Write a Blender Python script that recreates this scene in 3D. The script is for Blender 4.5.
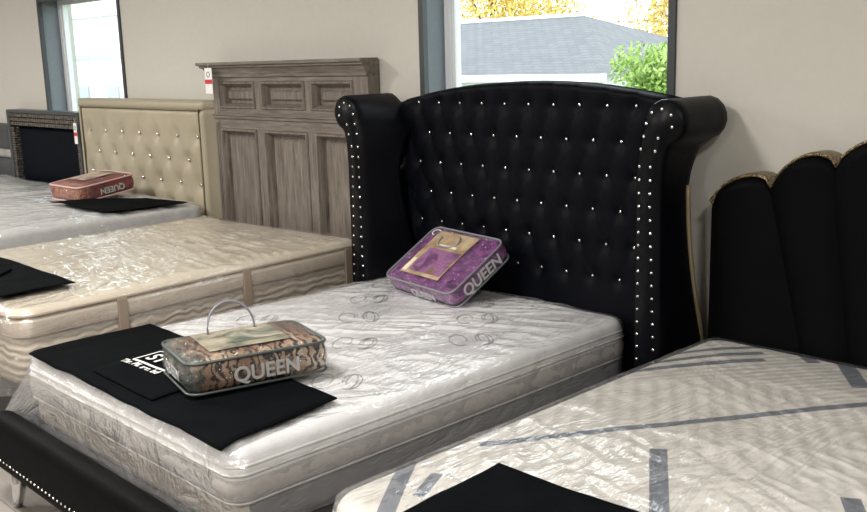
import bpy, math, random
from math import sin, cos, pi, sqrt, exp
from mathutils import Vector, Matrix, Euler, noise
random.seed(7)
for o in list(bpy.data.objects): bpy.data.objects.remove(o)
SC = bpy.context.scene
COL = SC.collection

# ------------------------------------------------------------------ camera, world, lights, exposure
FPX, CX, CY, CZ, YAW, PITCH, ROLL = 966.0, 3.15145, -3.46789, 1.76895, 0.80223, 0.20036, -0.02739
f0 = Vector((-sin(YAW), cos(YAW), 0)); r0 = Vector((cos(YAW), sin(YAW), 0)); u0 = Vector((0, 0, 1))
fw = f0*cos(PITCH) - u0*sin(PITCH); u2 = u0*cos(PITCH) + f0*sin(PITCH)
r3 = r0*cos(ROLL) + u2*sin(ROLL); u3 = -r0*sin(ROLL) + u2*cos(ROLL)
cd = bpy.data.cameras.new('camera'); cam = bpy.data.objects.new('camera', cd); COL.objects.link(cam)
M3 = Matrix((r3, u3, -fw)).transposed()
cam.matrix_world = Matrix.Translation((CX, CY, CZ)) @ M3.to_4x4()
cd.sensor_width = 36; cd.lens = FPX/867*36; cd.clip_start = .05; cd.clip_end = 300
SC.camera = cam

w = bpy.data.worlds.new('sky'); SC.world = w; w.use_nodes = True
nt = w.node_tree; nt.nodes.clear()
bg = nt.nodes.new('ShaderNodeBackground'); out = nt.nodes.new('ShaderNodeOutputWorld')
bg.inputs[0].default_value = (.92, .96, 1.0, 1); bg.inputs[1].default_value = 4.4
nt.links.new(bg.outputs[0], out.inputs[0])

def area(name, loc, size, power, col=(1, .965, .92), rot=(0, 0, 0), shape='DISK', sy=None):
    l = bpy.data.lights.new(name, 'AREA'); l.shape = shape; l.size = size
    if sy: l.size_y = sy
    l.energy = power; l.color = col
    o = bpy.data.objects.new(name, l); o.location = loc; o.rotation_euler = rot; COL.objects.link(o)
    return o
for i, (x, y) in enumerate(((-6.5, -2.6), (-3.2, -2.6), (.2, -2.6), (3.6, -2.6), (-4.8, -6), (-1.2, -6), (2.4, -6))):
    area('ceiling_lamp_light', (x, y, 3.12), .55, 100)
SC.view_settings.view_transform = 'Standard'; SC.view_settings.look = 'None'
SC.view_settings.gamma = 1; SC.view_settings.use_curve_mapping = False
SC.view_settings.exposure = 0.0

# ------------------------------------------------------------------ materials
class NT:
    def __init__(s, name):
        s.m = bpy.data.materials.new(name); s.m.use_nodes = True; s.t = s.m.node_tree
        s.b = s.t.nodes['Principled BSDF']; s.out = s.t.nodes['Material Output']; s._tc = None
    def n(s, typ, **kw):
        nd = s.t.nodes.new('ShaderNode'+typ)
        for k, v in kw.items():
            if k[0] == 'i' and k[1:].isdigit(): s.set(nd, int(k[1:]), v)
            elif k.startswith('in_'): s.set(nd, k[3:].replace('_', ' '), v)
            else: setattr(nd, k, v)
        return nd
    def set(s, nd, k, v):
        if isinstance(v, bpy.types.NodeSocket): s.t.links.new(v, nd.inputs[k])
        else:
            if isinstance(v, tuple) and len(v) == 3 and nd.inputs[k].type == 'RGBA': v = v+(1,)
            nd.inputs[k].default_value = v
    def tc(s, scale=(1, 1, 1), rot=(0, 0, 0), loc=(0, 0, 0)):
        if not s._tc: s._tc = s.n('TexCoord')
        mp = s.n('Mapping'); s.set(mp, 0, s._tc.outputs['Object']); mp.inputs['Scale'].default_value = scale
        mp.inputs['Rotation'].default_value = rot; mp.inputs['Location'].default_value = loc
        return mp.outputs[0]
    def noise(s, scale=5, detail=4, rough=.5, vec=None, dist=0):
        nd = s.n('TexNoise'); nd.inputs['Scale'].default_value = scale; nd.inputs['Detail'].default_value = detail
        nd.inputs['Roughness'].default_value = rough; nd.inputs['Distortion'].default_value = dist
        s.set(nd, 'Vector', vec if vec else s.tc()); return nd.outputs[0]
    def wave(s, scale=5, dist=0, vec=None, detail=2, dscale=1, profile='SIN', direction='X'):
        nd = s.n('TexWave', wave_profile=profile, bands_direction=direction)
        nd.inputs['Scale'].default_value = scale; nd.inputs['Distortion'].default_value = dist
        nd.inputs['Detail'].default_value = detail; nd.inputs['Detail Scale'].default_value = dscale
        s.set(nd, 'Vector', vec if vec else s.tc()); return nd.outputs[1]
    def ramp(s, fac, stops, interp='LINEAR'):
        nd = s.n('ValToRGB'); cr = nd.color_ramp; cr.interpolation = interp
        while len(cr.elements) < len(stops): cr.elements.new(.5)
        for e, (p, c) in zip(cr.elements, stops):
            e.position = p; e.color = (c if isinstance(c, tuple) else (c, c, c))+(1,)
        s.set(nd, 0, fac); return nd.outputs[0]
    def math(s, op, a, b=0., c=None):
        nd = s.n('Math', operation=op); s.set(nd, 0, a); s.set(nd, 1, b)
        if c is not None: s.set(nd, 2, c)
        return nd.outputs[0]
    def mix(s, fac, a, b):
        nd = s.n('Mix', data_type='RGBA'); s.set(nd, 0, fac)
        for k, v in ((6, a), (7, b)):
            if isinstance(v, tuple): nd.inputs[k].default_value = v+(1,) if len(v) == 3 else v
            else: s.t.links.new(v, nd.inputs[k])
        return nd.outputs[2]
    def bump(s, h, strength=.3, dist=.01, to=None):
        nd = s.n('Bump'); s.set(nd, 'Height', h); nd.inputs['Strength'].default_value = strength
        nd.inputs['Distance'].default_value = dist
        for t in (to or [s.b]): s.t.links.new(nd.outputs[0], t.inputs['Normal'])
        return nd.outputs[0]
    def base(s, c, rough=.5, metal=0, spec=None, coat=None, sheen=None):
        s.set(s.b, 'Base Color', c); s.set(s.b, 'Roughness', rough); s.b.inputs['Metallic'].default_value = metal
        if spec is not None: s.b.inputs['Specular IOR Level'].default_value = spec
        if coat is not None: s.b.inputs['Coat Weight'].default_value = coat[0]; s.b.inputs['Coat Roughness'].default_value = coat[1]
        if sheen is not None: s.b.inputs['Sheen Weight'].default_value = sheen; s.b.inputs['Sheen Roughness'].default_value = .4
        return s

M = {}
def simple(name, c, rough=.5, metal=0, nscale=40, var=.08, bump=.1, bd=.002, **kw):
    n = NT(name)
    f = n.noise(nscale, 4)
    lo = tuple(max(0, x*(1-var)) for x in c); hi = tuple(x*(1+var) for x in c)
    n.base(n.ramp(f, [(.3, lo), (.7, hi)]), rough, metal, **kw)
    if bump: n.bump(f, bump, bd)
    M[name] = n.m; return n
simple('wall_paint', (.48, .463, .418), .8, nscale=30, var=.015, bump=.08)
simple('ceiling_paint', (.75, .73, .7), .9, nscale=20, var=.02)
simple('trim_charcoal', (.032, .036, .042), .45)
simple('reveal_paint', (.17, .195, .22), .55, var=.03)
simple('vinyl_white', (.72, .74, .76), .4, var=.02)
simple('metal_dark', (.03, .03, .032), .4, .7)
simple('metal_frame', (.10, .11, .12), .35, .8)
simple('chrome', (.75, .75, .76), .12, 1, var=.02, bump=0)
simple('nail_silver', (.85, .83, .80), .18, 1, var=.02, bump=0)
simple('gold_piping', (.22, .18, .11), .45, .35, nscale=200)
simple('white_print', (.75, .75, .74), .6, bump=0, var=.02)
simple('gray_print', (.42, .42, .42), .6, bump=0, var=.02)
simple('red_print', (.55, .02, .04), .5, bump=0)
simple('dark_print', (.03, .03, .04), .5, bump=0)
simple('handle_cord', (.20, .20, .25), .4)
simple('piping_gray', (.16, .16, .18), .35)
simple('piping_green', (.06, .075, .07), .3)
simple('piping_pink', (.55, .38, .36), .4)
simple('bark', (.12, .09, .07), .9, nscale=15, var=.3, bump=.4)
simple('asphalt', (.25, .25, .26), .9, nscale=60, var=.1)
simple('siding_white', (.80, .80, .80), .6, var=.02)
simple('house_gray', (.42, .44, .46), .6, var=.05)
simple('gutter_white', (.85, .85, .86), .5, var=.02)

# floor: gray-beige vinyl planks
n = NT('floor_vinyl')
br = n.n('TexBrick'); n.set(br, 'Vector', n.tc()); br.inputs['Scale'].default_value = 1
br.inputs['Brick Width'].default_value = 1.2; br.inputs['Row Height'].default_value = .18; br.inputs['Mortar Size'].default_value = .003
br.inputs[1].default_value = (.30, .27, .24, 1); br.inputs[2].default_value = (.22, .20, .18, 1); br.inputs[3].default_value = (.1, .09, .08, 1)
g = n.noise(6, 6, .6, n.tc((1, 12, 1)))
n.base(n.mix(n.ramp(g, [(.3, 0.), (.8, .5)]), br.outputs[0], (.36, .33, .30)), .42); n.bump(g, .15, .003); M['floor_vinyl'] = n.m

# black bed upholstery
def fabric(name, c, rough, scale=400, b=.25, sheen=.1, spec=.35, soft=.25):
    n = NT(name)
    f = n.noise(scale, 2); s = n.noise(9, 3, .5)
    n.base(n.ramp(s, [(.3, tuple(x*.8 for x in c)), (.7, tuple(x*1.2 for x in c))]), rough, sheen=sheen, spec=spec)
    h = n.math('ADD', f, n.math('MULTIPLY', s, soft*20))
    n.bump(h, b, .0015); M[name] = n.m; return n
fabric('black_velvet', (.0012, .0016, .0034), .5, sheen=.0, spec=.07)
fabric('black_leather', (.001, .0014, .0028), .40, 250, .3, sheen=.0, spec=.12)
fabric('black_matte', (.0012, .0014, .0018), .6, sheen=.0, spec=.05)
fabric('navy_black', (.0012, .0022, .0055), .6, sheen=.0, spec=.06)
fabric('pad_black', (.0028, .0034, .0042), .85, 600, .5, sheen=.0, spec=.03)
fabric('gray_panel', (.045, .045, .05), .6)
fabric('pale_band', (.30, .29, .27), .6)

n = NT('champagne_leather')
f = n.noise(90, 3)
n.base(n.ramp(n.noise(4, 3), [(.3, (.30, .262, .188)), (.7, (.36, .318, .232))]), .42, spec=.5); n.bump(f, .2, .002); M['champagne_leather'] = n.m
n = NT('champagne_trim')
n.base((.31, .275, .197), .45); n.bump(n.noise(120, 3), .2, .002); M['champagne_trim'] = n.m

# weathered gray wood
def wood(name, vec_scale):
    n = NT(name)
    g = n.noise(5, 8, .65, n.tc(vec_scale), .4); g2 = n.noise(1.6, 3, .5)
    c = n.ramp(g, [(.28, (.045, .037, .031)), (.48, (.135, .113, .093)), (.62, (.19, .163, .138)), (.8, (.29, .255, .22))])
    n.base(n.mix(n.ramp(g2, [(.35, 0.), (.75, .35)]), c, (.105, .09, .077)), .55); n.bump(g, .35, .004); M[name] = n.m
wood('wood_vertical', (9, 9, .9)); wood('wood_horizontal', (.9, 9, 9))

n = NT('gold_glitter')
v = n.n('TexVoronoi'); v.inputs['Scale'].default_value = 260; n.set(v, 'Vector', n.tc())
n.base(n.ramp(v.outputs[1], [(.2, (.03, .024, .014)), (.6, (.20, .145, .07)), (.9, (.62, .5, .3))]), .32, .7)
n.bump(v.outputs[0], .8, .003); M['gold_glitter'] = n.m

# silver textured frame of the far headboard
n = NT('silver_texture')
c1 = n.n('TexVoronoi'); c1.inputs['Scale'].default_value = 40; n.set(c1, 'Vector', n.tc((1, 1, 1)))
n.base(n.ramp(c1.outputs[0], [(.1, (.26, .22, .18)), (.6, (.10, .088, .078))]), .35, .45); n.bump(c1.outputs[0], .9, .01); M['silver_texture'] = n.m

# clear plastic film, thin: lets light through and mirrors at its creases
def film(name, milky=.06, gl=.75, cap=.5, cscale=7, aniso=(1, 1, 1), rot=(0, 0, 0), rough=.13, strength=.9, tint=(1, 1, 1), f0add=.05, crease=1.0):
    n = NT(name); t = n.t; t.nodes.remove(n.b)
    tr = n.n('BsdfTransparent'); tr.inputs[0].default_value = tint+(1,)
    gls = n.n('BsdfGlossy'); gls.inputs['Roughness'].default_value = rough; gls.inputs[0].default_value = (1, 1, 1, 1)
    df = n.n('BsdfDiffuse'); df.inputs[0].default_value = (.85, .86, .88, 1)
    a = n.noise(cscale, 5, .55, n.tc(aniso, rot), 1.2)
    a = n.math('ABSOLUTE', n.math('SUBTRACT', a, .5))
    b = n.noise(cscale*2.7, 3, .5, n.tc(aniso, rot), 2.0)
    b = n.math('ABSOLUTE', n.math('SUBTRACT', b, .5))
    h = n.math('ADD', n.math('MULTIPLY', n.math('POWER', a, .6), crease), n.math('MULTIPLY', b, .35*crease))
    bn = n.bump(h, strength, .06, to=[gls, df])
    lw = n.n('LayerWeight'); lw.inputs[0].default_value = .5; t.links.new(bn, lw.inputs['Normal'])
    fac = n.math('MULTIPLY', n.math('ADD', n.math('POWER', lw.outputs[1], 3.5), f0add), gl)
    m1 = n.n('MixShader'); m1.inputs[0].default_value = milky; n.set(m1, 1, tr.outputs[0]); n.set(m1, 2, df.outputs[0])
    m2 = n.n('MixShader'); n.set(m2, 0, n.math('MINIMUM', fac, cap)); n.set(m2, 1, m1.outputs[0]); n.set(m2, 2, gls.outputs[0])
    t.links.new(m2.outputs[0], n.out.inputs[0]); M[name] = n.m
film('film_black_bed', .16, 1.2, .55, 4.5, (1, .35, 1), (0, 0, .5), rough=.11, strength=.38, f0add=.10)
film('film_cream', .05, 1.2, .6, 5, (1, .5, 1), (0, 0, -.6), rough=.10, strength=.28, f0add=.10)
film('film_far', .12, 1.1, .55, 6, (1, .4, 1), (0, 0, .9), rough=.12, strength=.4, f0add=.08)
film('film_right', .05, 1, .4, 4.5, (.9, .3, 1), (0, 0, .35), rough=.14, strength=.28, f0add=.06)
film('vinyl_clear', .0, .6, .16, 12, rough=.08, strength=.6, f0add=.09)
film('vinyl_crinkled', .0, .9, .4, 9, (1, 1, 1), rough=.07, strength=.8, f0add=.07)
# window glass
n = NT('window_glass'); t = n.t; t.nodes.remove(n.b)
tr = n.n('BsdfTransparent'); tr.inputs[0].default_value = (.93, .96, .97, 1)
gl = n.n('BsdfGlossy'); gl.inputs['Roughness'].default_value = .01
fr = n.n('LayerWeight'); fr.inputs[0].default_value = .5
mx = n.n('MixShader'); n.set(mx, 0, n.math('ADD', n.math('MULTIPLY', n.math('POWER', fr.outputs[1], 5.), .9), .04)); n.set(mx, 1, tr.outputs[0]); n.set(mx, 2, gl.outputs[0])
t.links.new(mx.outputs[0], n.out.inputs[0]); M['window_glass'] = n.m

# ticking of the mattresses
n = NT('ticking_white')
q = n.noise(14, 3, .5)
n.base(n.ramp(n.noise(2.5, 3), [(.35, (.69, .69, .695)), (.7, (.77, .77, .775))]), .75); n.bump(q, .25, .02); M['ticking_white'] = n.m
simple('border_light', (.40, .38, .36), .7, nscale=60, var=.06, bump=.2)
n = NT('border_gray')      # gray along the sides, lighter tan colour at the foot end
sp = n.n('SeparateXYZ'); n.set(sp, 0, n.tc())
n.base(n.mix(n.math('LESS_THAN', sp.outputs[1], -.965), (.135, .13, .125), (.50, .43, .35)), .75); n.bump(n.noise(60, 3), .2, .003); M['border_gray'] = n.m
simple('piping_white', (.58, .56, .53), .6)
simple('stitch_gray', (.26, .25, .24), .7)
n = NT('ticking_cream')
q = n.noise(9, 4, .5)
n.base(n.ramp(n.noise(2.2, 3), [(.3, (.54, .475, .37)), (.7, (.62, .56, .45))]), .7); n.bump(q, .35, .02); M['ticking_cream'] = n.m
simple('border_tan', (.46, .39, .31), .7, nscale=50, var=.05, bump=.2)
simple('strip_tan', (.27, .205, .155), .6, nscale=80, var=.06)
n = NT('border_waves')
wv = n.wave(9, 5, n.tc((1, 1, 1)), 1, 1.3, direction='Z')
n.base(n.ramp(wv, [(.2, (.40, .335, .265)), (.6, (.50, .435, .35))]), .7); n.bump(wv, .6, .01); M['border_waves'] = n.m
simple('ticking_far', (.42, .425, .42), .75, nscale=12, var=.05, bump=.3, bd=.02)
simple('foundation_dark', (.03, .028, .027), .8)
simple('foundation_tan', (.28, .24, .20), .8)

# right mattress: quilted ribs and slanting gray bands
n = NT('ticking_banded')
OFF = (0, 0, 0)
def band(cx, cy, ang, ln, wd):
    # soft-edged bar centred at (cx, cy), long side along the angle
    mp = n.n('Mapping', vector_type='TEXTURE'); n.set(mp, 0, n.n('TexCoord').outputs['Object'])
    mp.inputs['Location'].default_value = (cx, cy, 0); mp.inputs['Rotation'].default_value = (0, 0, ang)
    sp = n.n('SeparateXYZ'); n.set(sp, 0, mp.outputs[0])
    a = n.math('LESS_THAN', n.math('ABSOLUTE', sp.outputs[0]), ln/2); b = n.math('LESS_THAN', n.math('ABSOLUTE', sp.outputs[1]), wd/2)
    return n.math('MULTIPLY', a, b)
EX, EY = 1.98, -1.03        # centre of the right mattress; bands are in its own frame
def wb(x0, y0, x1, y1, wd):
    return band((x0+x1)/2-EX, (y0+y1)/2-EY, math.atan2(y1-y0, x1-x0), math.hypot(x1-x0, y1-y0), wd)
A1 = math.atan2(-.73, -.52)
bars = [wb(1.10, -.545, 1.45, -.067, .030), wb(1.12, -.69, 1.498, -.13, .032), wb(1.14, -.79, 1.543, -.21, .036),
        wb(2.42, .15, 1.30, -1.50, .036), wb(1.724, -1.20, 1.96, -1.56, .05), wb(1.17, -1.64, 1.46, -2.03, .05),
        wb(1.36, -1.735, 1.425, -1.868, .035), wb(1.60, -.03, 1.69, -.12, .05), wb(1.755, -.02, 1.934, -.302, .06), wb(2.25, -1.14, 2.6, -1.7, .05)]
msk = bars[0]
for b in bars[1:]: msk = n.math('MAXIMUM', msk, b)
w1 = n.wave(5.2, .5, n.tc(rot=(0, 0, -.571)), 1, 2)
w2 = n.wave(8, .8, n.tc(rot=(0, 0, .62)), 1, 2)
region = n.ramp(n.noise(1.1, 0), [(.49, 0.), (.51, 1.)])
hh = n.mix(region, w1, w2)
n.base(n.mix(n.math('MULTIPLY', msk, .95), n.ramp(n.noise(3, 2), [(.3, (.50, .48, .44)), (.7, (.57, .55, .51))]), (.10, .115, .145)), .75)
n.bump(n.math('ADD', hh, n.math('MULTIPLY', n.noise(60, 2), .15)), .3, .016); M['ticking_banded'] = n.m

# comforter prints
n = NT('tiger_print')
wv = n.wave(9, 12, n.tc((1, .6, .8)), 3, 2.2)
base = n.ramp(n.noise(6, 4, .6), [(.3, (.10, .045, .02)), (.45, (.20, .11, .065)), (.6, (.38, .26, .175)), (.75, (.62, .55, .46))])
c = n.mix(n.ramp(wv, [(.30, 1.), (.50, 0.)]), base, (.015, .012, .012))
sp = n.n('SeparateXYZ'); n.set(sp, 0, n.n('TexCoord').outputs['Object'])
endm = n.ramp(n.math('ADD', n.math('MULTIPLY', sp.outputs[0], -6.), -.9+.0), [(.2, 0.), (.6, .85)])
c = n.mix(endm, c, n.ramp(n.noise(14, 4), [(.4, (.012, .02, .018)), (.55, (.05, .085, .075)), (.68, (.45, .36, .28))]))
n.base(c, .7); n.bump(n.noise(12, 3), .4, .01); M['tiger_print'] = n.m
n = NT('purple_print')
nz = n.noise(16, 5, .6, dist=1.5)
n.base(n.ramp(nz, [(.35, (.04, .006, .05)), (.5, (.13, .020, .14)), (.66, (.26, .06, .25))]), .65, sheen=.2); n.bump(nz, .5, .01); M['purple_print'] = n.m
n = NT('red_print_fabric')
nz = n.noise(7, 3, .6, dist=2)
sp = n.n('SeparateXYZ'); n.set(sp, 0, n.n('TexCoord').outputs['Object'])
endm = n.ramp(n.math('MULTIPLY', sp.outputs[0], -5.), [(.62, 0.), (.8, 1.)])
pat = n.ramp(n.noise(20, 2, .5, dist=3), [(.44, (.16, .012, .014)), (.5, (.42, .27, .15)), (.58, (.18, .02, .02))])
n.base(n.mix(endm, n.ramp(nz, [(.4, (.075, .0015, .004)), (.6, (.17, .003, .008))]), pat), .55, sheen=.1); n.bump(nz, .3, .01); M['red_print_fabric'] = n.m
def card(name, a, b, c3):
    n = NT(name)
    nz = n.noise(9, 3, .6, dist=.8)
    n.base(n.ramp(nz, [(.36, a), (.5, b), (.62, c3)]), .4); M[name] = n.m
card('card_green', (.10, .10, .08), (.24, .22, .165), (.34, .31, .23))
card('card_tan', (.22, .155, .09), (.34, .25, .15), (.42, .33, .22))
card('card_photo_purple', (.10, .04, .10), (.25, .11, .24), (.16, .09, .06))
card('card_photo_room', (.07, .09, .07), (.20, .20, .16), (.40, .36, .28))
card('card_photo_red', (.20, .13, .10), (.38, .30, .24), (.46, .38, .31))
simple('cream_print', (.66, .60, .47), .5, bump=0)

# outdoors
n = NT('roof_shingle')
br = n.n('TexBrick'); n.set(br, 'Vector', n.tc()); br.inputs['Scale'].default_value = 1; br.inputs['Brick Width'].default_value = .3
br.inputs['Row Height'].default_value = .16; br.inputs['Mortar Size'].default_value = .012
br.inputs[1].default_value = (.125, .127, .132, 1); br.inputs[2].default_value = (.155, .157, .162, 1); br.inputs[3].default_value = (.09, .09, .093, 1)
n.base(br.outputs[0], .9); M['roof_shingle'] = n.m
def leafmat(name, a, b):
    n = NT(name); oi = n.noise(1.3, 3)
    n.base(n.ramp(oi, [(.3, a), (.7, b)]), .6); M[name] = n.m
leafmat('leaf_yellow', (.62, .42, .08), (.80, .64, .22)); leafmat('leaf_orange', (.55, .30, .10), (.62, .45, .22)); leafmat('leaf_green', (.20, .33, .06), (.38, .52, .14))
n = NT('grass'); n.base(n.ramp(n.noise(30, 4), [(.3, (.08, .14, .04)), (.7, (.18, .26, .08))]), .9); M['grass'] = n.m

# ------------------------------------------------------------------ helpers
def empty(name, loc, rot=(0, 0, 0), label=None, cat=None, group=None):
    o = bpy.data.objects.new(name, None); o.location = loc; o.rotation_euler = rot; o.empty_display_size = .1; COL.objects.link(o)
    if label: o['label'] = label
    if cat: o['category'] = cat
    if group: o['group'] = group
    return o
def tag(o, label, cat, group=None, kind=None):
    if label: o['label'] = label
    if cat: o['category'] = cat
    if group: o['group'] = group
    if kind: o['kind'] = kind
    return o
def wmat(o):
    m = Matrix.LocRotScale(o.location, o.rotation_euler, o.scale)
    return wmat(o.parent) @ m if o.parent else m
def mesh(name, vf, mat, parent=None, smooth=True, world=True):
    vs, fs = vf[0], vf[1]
    if parent is not None and world:
        inv = wmat(parent).inverted(); vs = [inv @ Vector(v) for v in vs]
    me = bpy.data.meshes.new(name); me.from_pydata([tuple(v) for v in vs], [], fs); me.update()
    mats = mat if isinstance(mat, (list, tuple)) else [mat]
    for m in mats: me.materials.append(M[m])
    if len(vf) > 2:
        for p, i in zip(me.polygons, vf[2]): p.material_index = i
    if smooth: me.polygons.foreach_set('use_smooth', [True]*len(me.polygons))
    o = bpy.data.objects.new(name, me); COL.objects.link(o)
    if parent is not None: o.parent = parent
    return o
def local(name, vf, mat, parent, smooth=True): return mesh(name, vf, mat, parent, smooth, world=False)
def recalc(o):
    import bmesh
    bm = bmesh.new(); bm.from_mesh(o.data); bmesh.ops.recalc_face_normals(bm, faces=bm.faces); bm.to_mesh(o.data); bm.free(); return o
def bevel(o, wd=.005, seg=2):
    md = o.modifiers.new('bevel', 'BEVEL'); md.width = wd; md.segments = seg; md.limit_method = 'ANGLE'; md.angle_limit = .6; return o
def origin_to(o, p):
    # move a top-level mesh's origin to p without moving the mesh
    p = Vector(p); o.data.transform(Matrix.Translation(-p)); o.location = p; return o
def join(*vfs):
    V, F = [], []
    for v, f in [x[:2] for x in vfs]:
        k = len(V); V += list(v); F += [tuple(i+k for i in q) for q in f]
    return V, F
def box(x0, x1, y0, y1, z0, z1):
    V = [(x, y, z) for z in (z0, z1) for y in (y0, y1) for x in (x0, x1)]
    return V, [(0, 2, 3, 1), (4, 5, 7, 6), (0, 1, 5, 4), (2, 6, 7, 3), (0, 4, 6, 2), (1, 3, 7, 5)]
def tube(pts, r, n=8, closed=False, flat=1.0):
    pts = [Vector(p) for p in pts]; V, F = [], []; N = len(pts); up0 = Vector((0, 0, 1))
    for i, p in enumerate(pts):
        a = pts[(i-1) % N] if closed or i > 0 else p; b = pts[(i+1) % N] if closed or i < N-1 else p
        d = (b-a).normalized(); up = up0 if abs(d.dot(up0)) < .95 else Vector((0, 1, 0))
        s = d.cross(up).normalized(); u = s.cross(d)
        rr = r(i/(N-1)) if callable(r) else r
        for k in range(n):
            t = 2*pi*k/n; V.append(p+s*cos(t)*rr+u*sin(t)*rr*flat)
    M_ = N if closed else N-1
    for i in range(M_):
        for k in range(n):
            F.append((i*n+k, i*n+(k+1) % n, ((i+1) % N)*n+(k+1) % n, ((i+1) % N)*n+k))
    if not closed: F.append(tuple(range(n))[::-1]); F.append(tuple((N-1)*n+k for k in range(n)))
    return V, F
def rrect(hx, hy, r, n=6, step=.03):
    r = max(min(r, hx-1e-4, hy-1e-4), 1e-4); P = []
    # fixed counts so that rings match
    for (cx, cy, a0) in ((hx-r, hy-r, 0), (-hx+r, hy-r, pi/2), (-hx+r, -hy+r, pi), (hx-r, -hy+r, 3*pi/2)):
        for k in range(n+1):
            a = a0+k*pi/2/n; P.append((cx+r*cos(a), cy+r*sin(a)))
    return P
def ring_solid(hx, hy, rad, prof, nside=(44, 30), nc=7, disp=None):
    """stack of rounded-rectangle rings: prof = [(inset, z)...]; last inset reaches the middle"""
    V, F = [], []
    def ring(ins, z):
        ax, ay = max(hx-ins, .0008), max(hy-ins, .0008); r = max(min(rad-ins*.6, ax, ay), .0005)
        P = []
        cs = ((ax-r, ay-r, 0), (-ax+r, ay-r, pi/2), (-ax+r, -ay+r, pi), (ax-r, -ay+r, 3*pi/2))
        for i, (cx, cy, a0) in enumerate(cs):
            for k in range(nc+1):
                a = a0+k*pi/2/nc; P.append((cx+r*cos(a), cy+r*sin(a)))
            nx = cs[(i+1) % 4]; b = (nx[0]+r*cos(a0+pi/2), nx[1]+r*sin(a0+pi/2)); a_ = P[-1]; m = nside[0] if i in (0, 2) else nside[1]
            for k in range(1, m): P.append((a_[0]+(b[0]-a_[0])*k/m, a_[1]+(b[1]-a_[1])*k/m))
        return [(x, y, z) for x, y in P]
    for ins, z in prof: V += ring(ins, z)
    n = len(V)//len(prof)
    for j in range(len(prof)-1):
        for k in range(n): F.append((j*n+k, j*n+(k+1) % n, (j+1)*n+(k+1) % n, (j+1)*n+k))
    F.append(tuple(range(n))[::-1]); F.append(tuple((len(prof)-1)*n+k for k in range(n)))
    if disp: V = [disp(*v) for v in V]
    return V, F
def ico(r, sub=1):
    import bmesh
    bm = bmesh.new(); bmesh.ops.create_icosphere(bm, subdivisions=sub, radius=r)
    V = [v.co.copy() for v in bm.verts]; F = [tuple(v.index for v in f.verts) for f in bm.faces]; bm.free(); return V, F
def text(name, s, size, mat, parent, mtx, extrude=.0015, bold=.012, align='CENTER', shear=0):
    c = bpy.data.curves.new(name, 'FONT'); c.body = s; c.size = size; c.extrude = extrude; c.offset = bold*size; c.align_x = align; c.align_y = 'CENTER'; c.shear = shear
    o = bpy.data.objects.new(name, c); COL.objects.link(o); bpy.context.view_layer.update()
    dg = bpy.context.evaluated_depsgraph_get(); me = bpy.data.meshes.new_from_object(o.evaluated_get(dg))
    bpy.data.objects.remove(o); bpy.data.curves.remove(c)
    me.transform(mtx); me.materials.clear(); me.materials.append(M[mat]); me.name = name
    ob = bpy.data.objects.new(name, me); COL.objects.link(ob); ob.parent = parent; return ob
def fbm(x, y, z=0, s=1., o=3): return noise.fractal(Vector((x*s, y*s, z*s)), 1.0, 2.0, o)

# ------------------------------------------------------------------ the room
YW = .15
RX0, RX1, RY0, RZ = -9.0, 6.5, -9.0, 3.15
def struct(name, vf, mat, parent=None, smooth=False):
    o = mesh(name, vf, mat, parent, smooth)
    if parent is None: o['kind'] = 'structure'
    return o
struct('floor', box(RX0-.2, RX1+.2, RY0-.2, YW+.3, -.1, 0), 'floor_vinyl')
struct('ceiling', box(RX0-.2, RX1+.2, RY0-.2, YW+.3, RZ, RZ+.1), 'ceiling_paint')
WIN = [(-5.47, -3.965, 1.0, 2.38), (-.645, .905, 1.0, 2.38)]
def wall_with_holes():
    parts = []; x = RX0
    for (a, b, c, d) in WIN:
        parts += [box(x, a, YW, YW+.3, 0, RZ), box(a, b, YW, YW+.3, 0, c), box(a, b, YW, YW+.3, d, RZ)]; x = b
    parts.append(box(x, RX1, YW, YW+.3, 0, RZ)); return join(*parts)
struct('wall_back', wall_with_holes(), 'wall_paint')
struct('wall_left', box(RX0-.2, RX0, RY0, YW+.3, 0, RZ), 'wall_paint')
struct('wall_right', box(RX1, RX1+.2, RY0, YW+.3, 0, RZ), 'wall_paint')
struct('wall_front', box(RX0-.2, RX1+.2, RY0-.2, RY0, 0, RZ), 'wall_paint')
struct('baseboard_back', box(RX0, RX1, YW-.015, YW, 0, .1), 'trim_charcoal')
for i, (a, b, c, d) in enumerate(WIN):
    # dark trim ring, painted reveal, white sash and the pane
    r = .035
    o = struct('window_%d' % (i+1), join(box(a, a+r, YW-.012, YW+.02, c, d), box(b-r, b, YW-.012, YW+.02, c, d), box(a+r, b-r, YW-.012, YW+.02, d-r, d), box(a+r, b-r, YW-.012, YW+.02, c, c+r)), 'trim_charcoal')
    dp = .17
    struct('window_reveal', join(box(a+.0, a+.012, YW+.02, YW+dp, c, d), box(b-.012, b, YW+.02, YW+dp, c, d), box(a, b, YW+.02, YW+dp, d-.012, d), box(a, b, YW-.03, YW+dp, c, c+.015)), 'reveal_paint', o)
    s0, s1 = YW+dp, YW+dp+.06; q = .055
    struct('sash', join(box(a, a+q, s0, s1, c, d), box(b-q, b, s0, s1, c, d), box(a+q, b-q, s0, s1, d-q, d), box(a+q, b-q, s0, s1, c, c+q),
           box(a+q, a+q+.02, s0+.015, s1, c+q, d-q), box(b-q-.02, b-q, s0+.015, s1, c+q, d-q)), 'vinyl_white', o)
    struct('pane', box(a+q, b-q, s0+.028, s0+.034, c+q, d-q), 'window_glass', o)

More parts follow.
